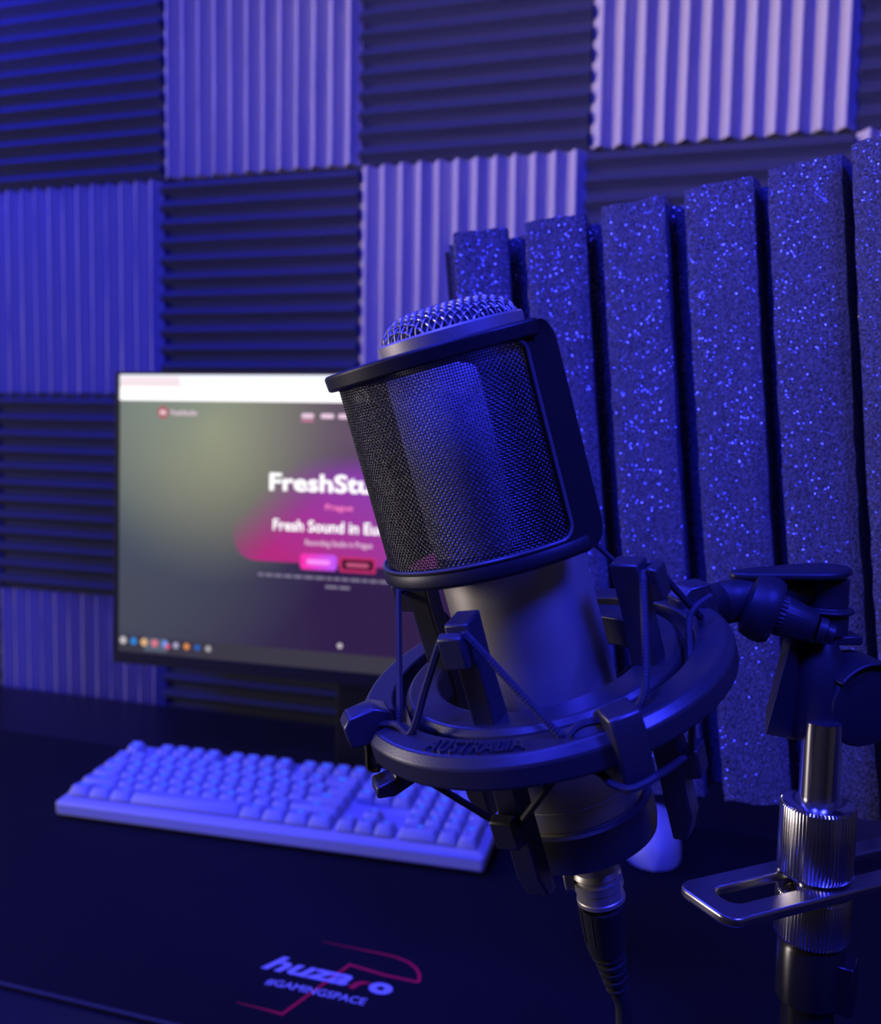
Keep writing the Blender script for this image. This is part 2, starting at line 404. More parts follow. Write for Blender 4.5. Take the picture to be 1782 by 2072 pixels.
def card_mat():
    m = bpy.data.materials.new('page_card'); m.use_nodes = True; nt = m.node_tree; nt.nodes.clear(); N = nt.nodes; L = nt.links
    tc = N.new('ShaderNodeTexCoord'); sp = N.new('ShaderNodeSeparateXYZ'); L.new(tc.outputs['UV'], sp.inputs[0])
    c1 = N.new('ShaderNodeValToRGB'); c1.color_ramp.elements[0].color = (.46, .025, .22, 1); c1.color_ramp.elements[1].color = (.26, .05, .42, 1)
    c1.color_ramp.elements[0].position = .15; c1.color_ramp.elements[1].position = .75
    ad = N.new('ShaderNodeMath'); ad.operation = 'MULTIPLY_ADD'; ad.inputs[1].default_value = .55; L.new(sp.outputs[0], ad.inputs[0])
    m2 = N.new('ShaderNodeMath'); m2.operation = 'MULTIPLY'; m2.inputs[1].default_value = .55; L.new(sp.outputs[1], m2.inputs[0]); L.new(m2.outputs[0], ad.inputs[2])
    L.new(ad.outputs[0], c1.inputs[0])
    e = N.new('ShaderNodeEmission'); L.new(c1.outputs[0], e.inputs[0])
    # fades out to the upper left
    a1 = N.new('ShaderNodeMath'); a1.operation = 'MULTIPLY_ADD'; a1.inputs[1].default_value = 3.2; a1.inputs[2].default_value = .55; L.new(sp.outputs[0], a1.inputs[0])
    a2 = N.new('ShaderNodeMath'); a2.operation = 'MULTIPLY_ADD'; a2.inputs[1].default_value = -1.55; L.new(sp.outputs[1], a2.inputs[0]); L.new(a1.outputs[0], a2.inputs[2])
    cl = N.new('ShaderNodeClamp'); L.new(a2.outputs[0], cl.inputs[0])
    top = N.new('ShaderNodeMapRange'); top.inputs[1].default_value = 1.0; top.inputs[2].default_value = .78; L.new(sp.outputs[1], top.inputs[0])
    mm = N.new('ShaderNodeMath'); mm.operation = 'MULTIPLY'; L.new(cl.outputs[0], mm.inputs[0]); L.new(top.outputs[0], mm.inputs[1])
    tr = N.new('ShaderNodeBsdfTransparent'); mx = N.new('ShaderNodeMixShader'); L.new(mm.outputs[0], mx.inputs[0]); L.new(tr.outputs[0], mx.inputs[1]); L.new(e.outputs[0], mx.inputs[2])
    o = N.new('ShaderNodeOutputMaterial'); L.new(mx.outputs[0], o.inputs[0]); return m
card_poly = rrect(.146, .085, .394, .204, .028)
card = on_screen('page_card', card_poly, card_mat())
uv = card.data.uv_layers.new(name='UVMap')
for li, lp in enumerate(card.data.loops):
    a, b = card_poly[lp.vertex_index]; uv.data[li].uv = ((a-.146)/.248, (.204-b)/.119)
E_white = emit('page_white', (1.0, .98, 1.0), 1.25); E_bar = emit('browser_bar', (.86, .90, 1.0), 1.15); E_tab = emit('browser_tab', (.95, .80, .86), 1.0)
E_soft = emit('page_grey_text', (.22, .19, .30), 1); E_pink = emit('page_pink_text', (1.0, .22, .50), 1.2); E_lil = emit('page_lilac_text', (.80, .58, .74), 1.1)
on_screen('browser_bar', [(.003, .0165), (.003, .0029), (.537, .0029), (.537, .0165)], E_bar)
on_screen('browser_bar', [(.003, .0315), (.003, .0165), (.537, .0165), (.537, .0315)], E_white)
on_screen('browser_tab', [(.004, .0165), (.006, .005), (.078, .005), (.080, .0165)], E_tab)
def stext(name, s, x0, x1, y, h, mat, **k):
    vs, fs = fit_text(s, x0, x1, 0, h, **k); return on_screen(name, [(a, y - b) for a, b in vs], mat, fs)
stext('page_title', 'FreshStudio', .189, .351, .1262, .0185, E_white, bold=.027)
stext('page_text', 'Prague', .2545, .2855, .1455, .006, E_pink, bold=.01)
stext('page_text', 'Fresh Sound in Europe', .194, .346, .1695, .0120, E_white, bold=.020)
stext('page_text', 'Recording Studio in Prague', .232, .308, .1842, .006, E_lil, bold=.01)
def disc(cx_, cy_, r, n=20): return [(cx_ + r*math.cos(2*math.pi*i/n), cy_ + r*math.sin(2*math.pi*i/n)) for i in range(n)]
on_screen('page_logo', disc(.0585, .0445, .0068), emit('logo_red', (.45, .10, .14), 1))
stext('page_text', 'FS', .0552, .0618, .0470, .0045, E_white, bold=.02)
stext('page_text', 'FreshStudio', .0685, .1005, .0472, .0055, E_lil, bold=.02)
for a, b in ((.225, .239), (.247, .262), (.267, .292), (.300, .322)): on_screen('page_link', rrect(a, .0435, b, .0485, .002), E_lil)
on_screen('page_link', [(.225, .0515), (.225, .0505), (.239, .0505), (.239, .0515)], E_pink)
b1p = rrect(.2265, .1935, .2685, .2105, .004)
mb_ = bpy.data.materials.new('button_gradient'); mb_.use_nodes = True; nt = mb_.node_tree; nt.nodes.clear()
tcn = nt.nodes.new('ShaderNodeTexCoord'); spn = nt.nodes.new('ShaderNodeSeparateXYZ'); rp = nt.nodes.new('ShaderNodeValToRGB'); en = nt.nodes.new('ShaderNodeEmission'); on_ = nt.nodes.new('ShaderNodeOutputMaterial')
rp.color_ramp.elements[0].color = (1, .03, .42, 1); rp.color_ramp.elements[1].color = (.55, .10, 1, 1)
nt.links.new(tcn.outputs['UV'], spn.inputs[0]); nt.links.new(spn.outputs[0], rp.inputs[0]); nt.links.new(rp.outputs[0], en.inputs[0]); nt.links.new(en.outputs[0], on_.inputs[0])
bt = on_screen('page_button', b1p, mb_)
uv = bt.data.uv_layers.new(name='UVMap')
for li, lp in enumerate(bt.data.loops):
    a, b = b1p[lp.vertex_index]; uv.data[li].uv = ((a-.2265)/.042, 0)
on_screen('page_link', rrect(.234, .1995, .261, .2045, .002), emit('button_text', (1, .30, 1), 1))
on_screen('page_button', rrect(.2715, .1945, .3125, .211, .002), emit('button_outline', (.55, .03, .16), 1))
on_screen('page_button', rrect(.2745, .1975, .3095, .208, .001), emit('button_inside', (.02, .005, .02), 1))
on_screen('page_link', rrect(.279, .2010, .305, .2050, .002), emit('button_text_red', (.62, .10, .24), 1))
x = .177
while x < .362:
    w = rng.uniform(.005, .013); on_screen('page_text_line', rrect(x, .2175, min(x + w, .363), .2205, .001), E_soft); x += w + .0018
on_screen('page_text_line', rrect(.256, .2265, .270, .2295, .001), E_soft); on_screen('page_text_line', rrect(.272, .2265, .284, .2295, .001), E_soft)
on_screen('task_bar', [(.003, .3175), (.003, .2985), (.537, .2985), (.537, .3175)], emit('taskbar', (.045, .04, .065), 1))
on_screen('task_bar', [(.037, .3145), (.037, .2995), (.066, .2995), (.066, .3145)], emit('taskbar_active', (.10, .12, .18), 1))
for i, col in enumerate(((.55, .50, .55), (.03, .22, .65), (.75, .45, .20), (.70, .18, .25), (.15, .30, .80), (.40, .38, .60), (.75, .27, .08), (.02, .12, .50), (.40, .38, .40))):
    on_screen('task_icon', disc(.0100 + i*.0135, .3045 + .0002*i, .0044 if i < 5 else .0036, 12), emit('task_icon', col, 1))
on_screen('task_icon', disc(.0535+.0135, .3075, .003, 10), emit('task_icon_pink', (.75, .12, .25), 1))
on_screen('pointer', disc(.274, .2905, .003, 12), emit('pointer', (.55, .50, .55), 1))

# ------------------------------------------------------------------ keyboard
KW, KD = .4465, .142
ka = math.radians(3.1)
KM = Matrix.Translation((-.6492, .7688, .7300)) @ Matrix.Rotation(ka, 4, 'Z')
kb = thing('keyboard', 'white full-size keyboard with white keycaps on the black desk mat', 'keyboard', KM)
TI = Matrix.Rotation(math.radians(5.5), 4, 'X')
KT = KM @ Matrix.Translation((0, 0, .0012)) @ TI
obj('case', MB().box((0, 0, .002), (KW, KD, .017), KT), M_case, kb, bevel=.003, seg=3)
obj('key_plate', MB().box((.005, .006, .0165), (KW - .005, KD - .007, .0182), KT), plain('key_plate', (.6, .6, .65), .5), kb)
for x in (.03, KW - .05): obj('foot', MB().box((x, KD - .03, -.0), (x + .02, KD - .02, .0155), KM), M_case, kb)
E_key = emit('key_backlight', (0.0, .17, 1.0), 1.7)
U = .01905; X0 = .0085; Y0 = .0095
rows = []
row_y = [0, 1, 2, 3, 4, 5.35]
R_main = {5: [('Esc', 0, 1)] + [('F%d' % (i+1), 2 + i + (i // 4) * .5, 1) for i in range(12)],
 4: [(c, i, 1) for i, c in enumerate('`1234567890-=')] + [('Bksp', 13, 2)],
 3: [('Tab', 0, 1.5)] + [(c, 1.5 + i, 1) for i, c in enumerate('QWERTYUIOP[]')] + [('\\', 13.5, 1.5)],
 2: [('Caps', 0, 1.75)] + [(c, 1.75 + i, 1) for i, c in enumerate("ASDFGHJKL;'")] + [('Enter', 12.75, 2.25)],
 1: [('Shift', 0, 2.25)] + [(c, 2.25 + i, 1) for i, c in enumerate('ZXCVBNM,./')] + [('Shift', 12.25, 2.75)],
 0: [('Ctrl', 0, 1.25), ('Win', 1.25, 1.25), ('Alt', 2.5, 1.25), ('', 3.75, 6.25), ('Alt', 10, 1.25), ('Fn', 11.25, 1.25), ('M', 12.5, 1.25), ('Ctrl', 13.75, 1.25)]}
NX = 15.22; PX = 18.44
R_nav = {5: ['Prt', 'Scr', 'Pse'], 4: ['Ins', 'Hm', 'PU'], 3: ['Del', 'End', 'PD']}
keys = []
for r_, L_ in R_main.items():
    for c, x, w in L_: keys.append((c, x, row_y[r_], w, 1, r_))
for r_, L_ in R_nav.items():
    for i, c in enumerate(L_): keys.append((c, NX + i, row_y[r_], 1, 1, r_))
keys += [('^', NX + 1, 1, 1, 1, 1), ('<', NX, 0, 1, 1, 0), ('v', NX + 1, 0, 1, 1, 0), ('>', NX + 2, 0, 1, 1, 0)]
for i, c in enumerate(['Num', '/', '*', '-']): keys.append((c, PX + i, 4, 1, 1, 4))
for j, trip in ((3, '789'), (2, '456'), (1, '123')):
    for i, c in enumerate(trip): keys.append((c, PX + i, j, 1, 1, j))
keys += [('+', PX + 3, 2, 1, 2, 2), ('En', PX + 3, 0, 1, 2, 0), ('0', PX, 0, 2, 1, 0), ('.', PX + 2, 0, 1, 1, 0)]
KXS = (KW - 2*X0) / (PX + 4)
cap_cache = {}; leg_cache = {}
row_tilt = [-9, -5, 0, 5, 9, 9]
def cap_mesh(w, d):
    if (w, d) in cap_cache: return cap_cache[w, d]
    a, b = w*KXS/2 - .0004, d*U/2 - .0004
    def rr(ax, by, z, dy=0, r=.002): return [(x, y + dy, z) for x, y in rrect(-ax, -by, ax, by, r, 3)]
    rings = [rr(a, b, 0), rr(a, b, .0015), rr(a - .0024, b - .0022, .0084, .0004), rr(a - .0031, b - .0029, .0092, .0005), rr(a - .005, b - .005, .0089, .0005)]
    n = len(rings[0]); vs = [p for R_ in rings for p in R_]; fs = []
    for k in range(len(rings) - 1):
        for i in range(n): j = (i+1) % n; fs.append((k*n+i, k*n+j, (k+1)*n+j, (k+1)*n+i))
    fs.append(tuple((len(rings)-1)*n + i for i in range(n))); fs.append(tuple(range(n-1, -1, -1)))
    me = bpy.data.meshes.new('keycap'); me.from_pydata(vs, [], fs); me.update(); me.shade_smooth(); me.set_sharp_from_angle(angle=math.radians(50))
    me.materials.append(M_white); cap_cache[w, d] = me; return me
def leg_mesh(c):
    if c in leg_cache: return leg_cache[c]
    vs, fs = text_geo(c, bold=.02); h = .0042 if len(c) == 1 else .0028; s = h / .7
    xm = (min(v[0] for v in vs) + max(v[0] for v in vs)) / 2
    me = bpy.data.meshes.new('legend'); me.from_pydata([((v[0]-xm)*s, v[1]*s, 0) for v in vs], [], fs); me.update(); me.materials.append(E_key)
    leg_cache[c] = me; return me
Ki = KM.inverted()
for c, x, y, w, d, r_ in keys:
    P = (X0 + (x + w/2) * KXS, Y0 + (y + d/2) * U, .0192)
    Mk = Matrix.Translation((0, 0, .0012)) @ TI @ Matrix.Translation(P) @ Matrix.Rotation(math.radians(row_tilt[r_] if d == 1 else 0), 4, 'X')
    k = bpy.data.objects.new('keycap', cap_mesh(w, d)); COL.objects.link(k); k.parent = kb; k.matrix_local = Mk
    if c.strip():
        l = bpy.data.objects.new('legend', leg_mesh(c)); COL.objects.link(l); l.parent = k; l.location = (0, .0005, .0093)

# ------------------------------------------------------------------ mouse
mo = thing('computer_mouse', 'white computer mouse on the mat behind the microphone base', 'mouse', Matrix.Translation((-.067, .915, .73)) @ Matrix.Rotation(math.radians(8), 4, 'Z'))
MMo = WM[mo.name]
def mouse_part(y0, y1, grow=0.0, z0=.002):
    vs = []; fs = []; n = 24; m = 18
    for k in range(m + 1):
        t = y0 + (y1 - y0) * k / m; yy = (t - .5) * .122
        e = max(0.0, 1 - abs(2*t - 1) ** 2.6) ** .5
        hw = (.031 - .003*math.sin(math.pi*t)) * e + grow; hh = (.038 * (1 - .30*t**1.5)) * e ** .9 + grow
        for i in range(n + 1):
            a = math.pi * i / n
            vs.append((-hw * math.copysign(abs(math.cos(a)) ** .75, math.cos(a)), yy, z0 + hh * math.sin(a) ** .8))
    for k in range(m):
        for i in range(n): fs.append((k*(n+1)+i, k*(n+1)+i+1, (k+1)*(n+1)+i+1, (k+1)*(n+1)+i))
    for k in range(m): fs.append((k*(n+1), (k+1)*(n+1), (k+1)*(n+1)+n, k*(n+1)+n))
    fs.append(tuple(range(n + 1))); fs.append(tuple(m*(n+1) + i for i in range(n, -1, -1)))
    return MB().add(vs, fs, MMo)
obj('shell', mouse_part(0.0, .58), M_case, mo)
obj('button', mouse_part(.59, 1.0), M_case, mo)
obj('scroll_wheel', MB().lathe([(.007, -.003), (.009, -.002), (.009, .002), (.007, .003)], 20, MMo @ Matrix.Translation((0, .034, .026)) @ Matrix.Rotation(math.pi/2, 4, 'Y')), M_bezel, mo)
obj('glide_pad', MB().prism(rrect(-.02, -.045, .02, .045, .01), .0, .003, MMo), M_bezel, mo)

# ------------------------------------------------------------------ isolation shield
SM = tilted(1380, 385, .4972, .08246, .05)
shield = thing('isolation_shield', 'curved microphone isolation shield lined with tall charcoal foam blocks', 'acoustic shield', SM)
SH = .33
fronts = [((-.1215, .0513), (-.0889, .0483)), ((-.0810, .0398), (-.0463, .0316)), ((-.0405, .0211), (-.0075, .0069)), ((0, 0), (.0325, -.0167)),
          ((.0358, -.0239), (.0664, -.0439)), ((.0645, -.0550), (.0885, -.0820)), ((.0880, -.0935), (.1045, -.1255)), ((.1030, -.1380), (.1130, -.1720))]
def foam_block(a, b, th, seed, extra=0.0):
    R_ = random.Random(seed); a = Vector(a); b = Vector(b); t = (b - a).normalized(); n = Vector((-t.y, t.x))
    if n.y < 0: n = -n
    rows = 34; cols = 8; vs = []; fs = []
    ring = []
    W = (b - a).length
    for i in range(cols + 1): ring.append((i / cols * W, 0, 1))
    for i in range(1, 5): ring.append((W, th * i / 4, 0))
    for i in range(1, cols + 1): ring.append((W - i / cols * W, th, 0))
    for i in range(1, 4): ring.append((0, th * (4 - i) / 4, 0))
    m = len(ring)
    for k in range(rows + 1):
        h = -SH * k / rows
        bow = .0022 * math.sin(math.pi * k / rows * .9)
        for u, w, fr_ in ring:
            e = .0004
            cu = .0008 if (u in (0.0, W) and w == 0) else 0
            du = (cu if u == 0.0 else -cu)
            p = a + t * (u + du - bow + R_.uniform(-e, e)) + n * (w + cu + R_.uniform(-e, e) * .8)
            hh = h + (R_.uniform(-e, e) * 1.5 if k in (0, rows) else 0)
            vs.append((p.x, p.y, hh))
    for k in range(rows):
        for i in range(m): j = (i+1) % m; fs.append((k*m+i, (k+1)*m+i, (k+1)*m+j, k*m+j))
    top = len(vs)
    # caps as grids between front and back rows of points
    for base in (0, rows * m):
        for i in range(cols):
            f0, f1 = base + i, base + i + 1
            b0, b1 = base + (cols + 4 + cols - i) % m, base + (cols + 4 + cols - i - 1) % m
            fs.append((f0, f1, b1, b0) if base == 0 else (f0, b0, b1, f1))
    # side triangles of the caps
    for base in (0, rows * m):
        r_ = [base + cols + i for i in range(0, 5)]; fs.append(tuple(r_) if base == 0 else tuple(reversed(r_)))
        l_ = [base + (2*cols + 4 + i) % m for i in range(0, 5)]; fs.append(tuple(l_) if base == 0 else tuple(reversed(l_)))
    return MB().add(vs, fs, SM)
for i, (a, b) in enumerate(fronts):
    obj('foam_strip', foam_block(a, b, .024, 50 + i), M_shield, shield, angle=50)
path = []
for a, b in fronts:
    a = Vector(a); b = Vector(b); t = (b - a).normalized(); n = Vector((-t.y, t.x)); n = n if n.y > 0 else -n
    path += [a + n*.0235, b + n*.0235]
path = [path[0] - (path[1] - path[0]).normalized()*.004] + path
def sheet(path, off, th, z0, z1, lip=0):
    nrm = []
    for i, p in enumerate(path):
        t = (path[min(i+1, len(path)-1)] - path[max(i-1, 0)]).normalized(); n = Vector((-t.y, t.x)); nrm.append(n if n.dot(Vector((.5, .8))) > 0 else -n)
    poly = [p + n*off for p, n in zip(path, nrm)] + [p + n*(off+th) for p, n in reversed(list(zip(path, nrm)))]
    m = MB(); N_ = len(path); vs = []
    for z in (z0, z1): vs += [(q.x, q.y, z) for q in poly]
    K = len(poly); fs = [(i, (i+1) % K, K + (i+1) % K, K + i) for i in range(K)]
    for i in range(N_ - 1):
        j0, j1 = K-1-i, K-2-i; fs += [(i, j0, j1, i+1), (K+i, K+i+1, K+j1, K+j0)]
    return m.add(vs, fs, SM)
obj('foam_backing', sheet(path, 0, .010, -SH + .001, -.0012), M_shield, shield, angle=60)
obj('steel_shell', sheet([path[0] - (path[2]-path[0]).normalized()*.0035] + path[1:], .0102, .0016, -SH - .004, -.003), M_plastic2, shield, angle=60)

# slotted chrome bracket held by the stand, carrying the shield
PZ = 1.13 - .174
stand_c = CAM + RZ @ Vector((.1530, .3640, 0)); stand_c.z = 0
BA = Matrix.Translation((stand_c.x, stand_c.y, PZ)) @ Matrix.Rotation(math.radians(24.7) + YAW, 4, 'Z')
po = rrect(-.057, -.016, .135, .016, .0065, 6); pi_ = rrect(-.0475, -.0066, .112, .0066, .0055, 6); n_ = len(po)
bk = MB(); vs = [(x, y, z) for z in (-.0042, 0) for x, y in po] + [(x, y, z) for z in (-.0042, 0) for x, y in pi_]
fs = []
for i in range(n_):
    j = (i+1) % n_
    fs += [(i, j, n_+j, n_+i), (2*n_+j, 2*n_+i, 3*n_+i, 3*n_+j), (n_+i, n_+j, 3*n_+j, 3*n_+i), (j, i, 2*n_+i, 2*n_+j)]
bk.add(vs, fs, BA)
obj('slotted_bracket', bk, M_steel, shield, bevel=.0012, seg=3, label='chrome slotted bracket plate')

# ------------------------------------------------------------------ microphone stand
stand = thing('microphone_stand', 'microphone stand with chrome rod, knurled chrome nuts and black tube', 'stand', Matrix.Translation((stand_c.x, stand_c.y, .727)))
def at_stand(z): return Matrix.Translation((stand_c.x, stand_c.y, z))
def knurl(z0, z1, name='knurled_nut'):
    r = .0145
    prof = [(.0085, z0), (r - .003, z0), (r - .0012, z0 + .0006), (r, z0 + .002), (r, z1 - .0022), (r - .0008, z1 - .0012), (r - .003, z1 - .0002), (.0085, z1)]
    return obj(name, MB().lathe(prof, 384, at_stand(0), teeth=64, depth=.0007, tz=(z0 + .0015, z1 - .0019)), M_chrome, stand, angle=25, label='knurled chrome nut')
knurl(PZ + .0003, PZ + .031); knurl(PZ - .0262, PZ - .0046)
obj('chrome_rod', MB().lathe([(.0076, 0), (.0076, .083)], 48, at_stand(PZ - .02)), M_chrome, stand, label='polished chrome threaded rod')
obj('pole', MB().lathe([(.0102, .74), (.0102, PZ - .0264)], 40, at_stand(0)), M_tube, stand, label='glossy black tube')
obj('tube_collar', MB().lathe([(.0105, PZ - .052), (.0128, PZ - .051), (.0128, PZ - .029), (.0112, PZ - .0265)], 40, at_stand(0)), M_tube, stand, label='black collar with a clamping block')
cm = at_stand(PZ - .043) @ Matrix.Rotation(YAW - .55, 4, 'Z')
obj('clamp_block', MB().box((.009, -.006, -.009), (.0175, .006, .011), cm), M_tube, stand, bevel=.001)
obj('base', MB().lathe([(.068, .7272), (.068, .735), (.06, .741), (.02, .745), (.0125, .755)], 64, at_stand(0)), M_tube, stand)

# ------------------------------------------------------------------ shock mount
MT = tilted(1095.7, 1349.9, .327, .2697, .2243); MTi = MT.inverted(); MC = MT.translation.copy(); MZ = MT.to_3x3() @ Vector((0, 0, 1))
mount = thing('shock_mount', 'black plastic shock mount with braided cords cradling the microphone', 'shock mount', MT)
def mp(x, y, h): return MTi @ on_plane(x, y, MC + MZ*h, MZ)
def azp(a, r, h): a = math.radians(a); return Vector((r*math.sin(a), -r*math.cos(a), h))
def az_frame(a):
    a = math.radians(a); er = Vector((math.sin(a), -math.cos(a), 0)); et = Vector((math.cos(a), math.sin(a), 0))
    return MT @ mframe(Vector((0, 0, 0)), er, Vector((0, 0, 1)), Vector((et.x, et.y, 0)))   # local x radial, y up, z tangential
ARM = [-29, 57, 151, -121]; CLAMP = [-74, 16, 108, -164]
outer_sec = [(.053, -.0078), (.0640, -.0078), (.0655, -.0066), (.0655, 0), (.0628, .003), (.053, .003)]
for a0, a1 in ((-67, 21), (13, 111), (104, 200), (-168, -79)):
    obj('outer_ring_arc', MB().arc(outer_sec, a0, a1, 36, MT), M_plastic, mount, bevel=.0006)
inner_sec = [(.0365, -.0085), (.0475, -.0085), (.049, -.0070), (.049, .0008), (.0470, .003), (.0365, .003)]
obj('inner_ring', MB().arc(inner_sec, -128, 158, 80, MT), M_plastic, mount, bevel=.0006)
arm_prof = [(36, -62), (41, -62), (44.5, -53), (44.5, -38.5), (51, -37.5), (51.5, -27.5), (47.6, -26.5), (47.2, -29.5), (45.6, -29.5), (44.8, -25.5), (44.8, 24.5),
            (51.5, 25), (51.5, 35.2), (48.4, 36.2), (48.1, 32.2), (46.0, 32.2), (45.6, 37.2), (36, 38), (36.6, 22), (35.6, 0), (36.2, -30)]
for a in ARM:
    F_ = az_frame(a)
    obj('arm', MB().prism([(x*.001, y*.001) for x, y in reversed(arm_prof)], -.0041, .0041, F_), M_plastic, mount, bevel=.0007)
clamp_solid = [(54, -14), (66, -16.0), (68.5, -13), (69.5, 3), (68, 8.5), (60, 9.5), (55, 6), (54, -3)]
clamp_open = [(54, -21), (62, -23), (68, -21.5), (67, -17.5), (60, -17), (58.5, -10), (59, -2), (66, -2.2), (71, -1.5), (71.5, 6.0), (69, 8.8), (60, 9.4), (55, 6.5)]
for a, solid in zip(CLAMP, (False, True, True, False)):
    F_ = az_frame(a)
    obj('cord_clamp', MB().prism([(x*.001, y*.001) for x, y in (clamp_solid if solid else clamp_open)], -.0050, .0050, F_), M_plastic, mount, bevel=.0008)
# base cup that screws onto the microphone
BODY = tilted(1075.8, 1292.5, .327, .26858, .14)
obj('base_cup', MB().lathe([(.012, -.0765), (.0235, -.0765), (.0265, -.0745), (.0275, -.070), (.0275, -.0615), (.0262, -.0608), (.0245, -.0615)], 64, BODY), M_plastic, mount)
def cord(*pts):
    return obj('cord', MB().tube([MT @ Vector(p) for p in smooth_path(pts, .00032)], .00112, 12, braid=.16, pitch=.0022), M_cord, mount)
def head(a, side, low=False):
    "points where a cord saddles an arm's head and leaves on one side"
    h = .0335 if not low else -.0300
    e = Vector((math.cos(math.radians(a)), math.sin(math.radians(a)), 0))
    return [azp(a, .0471, h), azp(a, .0471, h) + e*side*.0035, azp(a, .0473, h + (-.001 if not low else .001)) + e*side*.0056]
cl = lambda a, da, r=.0585, h=.001: azp(a + da, r, h)
L_in = mp(832, 1482, .0035); R_in = mp(1133, 1488, .0035)
cord(*head(-29, -1), L_in * .5 + head(-29, -1)[2] * .5, L_in, mp(800, 1466, .0045), mp(745, 1468, .001))
cord(*head(-29, 1), R_in, mp(1150, 1482, .002))
cord(mp(1150, 1487, .004), mp(1175, 1466, .0055), mp(1228, 1455, .005))
cord(*head(-121, 1), (mp(808, 1462, .004) + head(-121, 1)[2]) * .5, mp(808, 1460, .003), mp(803, 1478, -.004))
cord(*head(-121, -1), azp(-150, .056, .003), azp(-158, .058, .001))
cord(*head(57, -1), azp(30, .057, .010), azp(24, .0575, .002))
cord(*head(57, 1), azp(88, .056, .006), azp(100, .059, .004))
cord(*head(151, -1), azp(125, .056, .006), azp(115, .059, .004))
cord(*head(151, 1), azp(178, .056, .006), azp(190, .059, .002))
cord(*head(-29, -1, True), azp(-50, .059, -.0095), azp(-56, .060, -.007))
cord(*head(-29, 1, True), azp(-4, .058, -.0090), azp(0, .058, -.0065))
cord(azp(-2, .0575, -.0080), mp(1205, 1560, -.0110), mp(1238, 1586, -.0118), mp(1272, 1597, -.0118), mp(1300, 1588, -.0115), mp(1325, 1574, -.0115))
cord(*head(57, 1, True)[:1], mp(1399, 1505, -.0240), mp(1398, 1440, -.0120), mp(1396, 1335, .0005), mp(1394, 1258, .0080), mp(1408, 1228, .0112), mp(1438, 1206, .0118))
cord(*head(57, -1, True), mp(1352, 1556, -.0200), mp(1324, 1573, -.0122))
cord(*head(-121, 1, True), azp(-95, .060, -.020), azp(-80, .064, -.016))
cord(mp(742, 1480, .0), mp(745, 1520, -.008), mp(748, 1552, -.0145), mp(768, 1556, -.0155))
cord(*head(151, -1, True), azp(125, .060, -.018), azp(112, .064, -.012))
# embossed word on the front of the outer ring
vs, fs = fit_text('AUSTRALIA', 0, 1, 0, 1, bold=.012, spacing=1.1)
tv = []
for lvl in (.0028, .0040):
    for x, y in vs:
        tv.append(tuple(azp(-41.5 + 31.5*x, .0618 - .0062*y, lvl)))
nv = len(vs); cnt = {}
for f in fs:
    for i in range(len(f)): e = (f[i], f[(i+1) % len(f)]); cnt[e] = 1
side = [(a, b, nv + b, nv + a) for (a, b) in cnt if (b, a) not in cnt]
obj('embossed_lettering', MB().add(tv, [tuple(nv + i for i in f) for f in fs] + side, MT), M_plastic, mount, smooth=False)

# tail of the mount and the swivel that screws to the rod
TD = .372
mmp = TD / FPX                                  # metres per photo pixel at this depth
def TP(x, y, dz=0.0): return unproject(x, y, TD + dz)
UPW = Vector((0, 0, 1))
def vert_lathe(x, y0, prof, dz=0, n=40, lean=(0, 0)):
    "prof (radius px, y px up from y0)"
    M = axis_frame(TP(x, y0, dz), UPW + CR*lean[0] - CF*lean[1])
    return MB().lathe([(r*mmp, z*mmp) for r, z in prof], n, M)
# fork arm: flattened swept bar from the ring to the cap
P0 = MT @ azp(98, .0600, .002); P1 = TP(1446, 1224, .002)
armp = smooth_path([P0, P1, TP(1480, 1216, .003), TP(1525, 1206, .005), TP(1580, 1198, .007), TP(1655, 1194, .009)], .002)
nA = len(armp); kx = [0, .2, .38, .6, .82, 1]; ky = [.0035, .0044, .0076, .0088, .0070, .0050]
obj('mount_tail', MB().tube(armp, [float(np.interp(i/(nA-1), kx, ky)) for i in range(nA)], 20, flat=.8), M_plastic2, mount)
Z1 = UPW + CR*-.06 + CF*-.05
topM = axis_frame(TP(1610, 1168, .006), Z1)
tpl = []
for x, y in ((-26, -3), (-20, -5.5), (-12, -7), (-3, -9), (5, -11.2), (11, -11.5), (17, -9), (21, -4), (22, 1), (20, 6), (15, 10), (8, 11.5), (0, 10), (-8, 8), (-16, 7), (-24, 4), (-27, 0)): tpl.append((x*.001, y*.001))
tM = mframe(TP(1610, 1170, .006), (CR - CR.dot(Z1.normalized())*Z1.normalized()).normalized(), Z1.normalized().cross((CR - CR.dot(Z1.normalized())*Z1.normalized()).normalized()), Z1.normalized())
obj('tail_plate', MB().prism(tpl, .0008, .0040, tM), M_plastic2, mount, bevel=.0012, seg=3)
obj('swivel_cap', vert_lathe(1668, 1280, [(38, -5), (45, 0), (45, 42), (56, 45), (56, 51), (43, 54), (43, 112), (40, 116)], .010), M_plastic2, mount, bevel=.0004)
ax = (CR*.90 - UPW*.34 - CF*.28).normalized()
ell = MB().lathe([(.0075, -.009), (.0122, -.0075), (.0136, -.003), (.0136, .0010), (.0122, .0035), (.0098, .0038), (.0092, .0022)], 48, axis_frame(TP(1552, 1234, .001), ax))
obj('pivot_disc', ell, M_plastic2, mount)
obj('tightening_knob', MB().lathe([(.0062, 0), (.0082, .0010), (.0084, .004), (.0084, .0044), (.0082, .0047), (.0066, .0155), (.0058, .0165), (.0040, .0166)], 96, axis_frame(TP(1562, 1238, -.002), ax), teeth=32, depth=.0003, tz=(0, .0045)), M_plastic2, mount, label='ribbed tapered tightening knob')
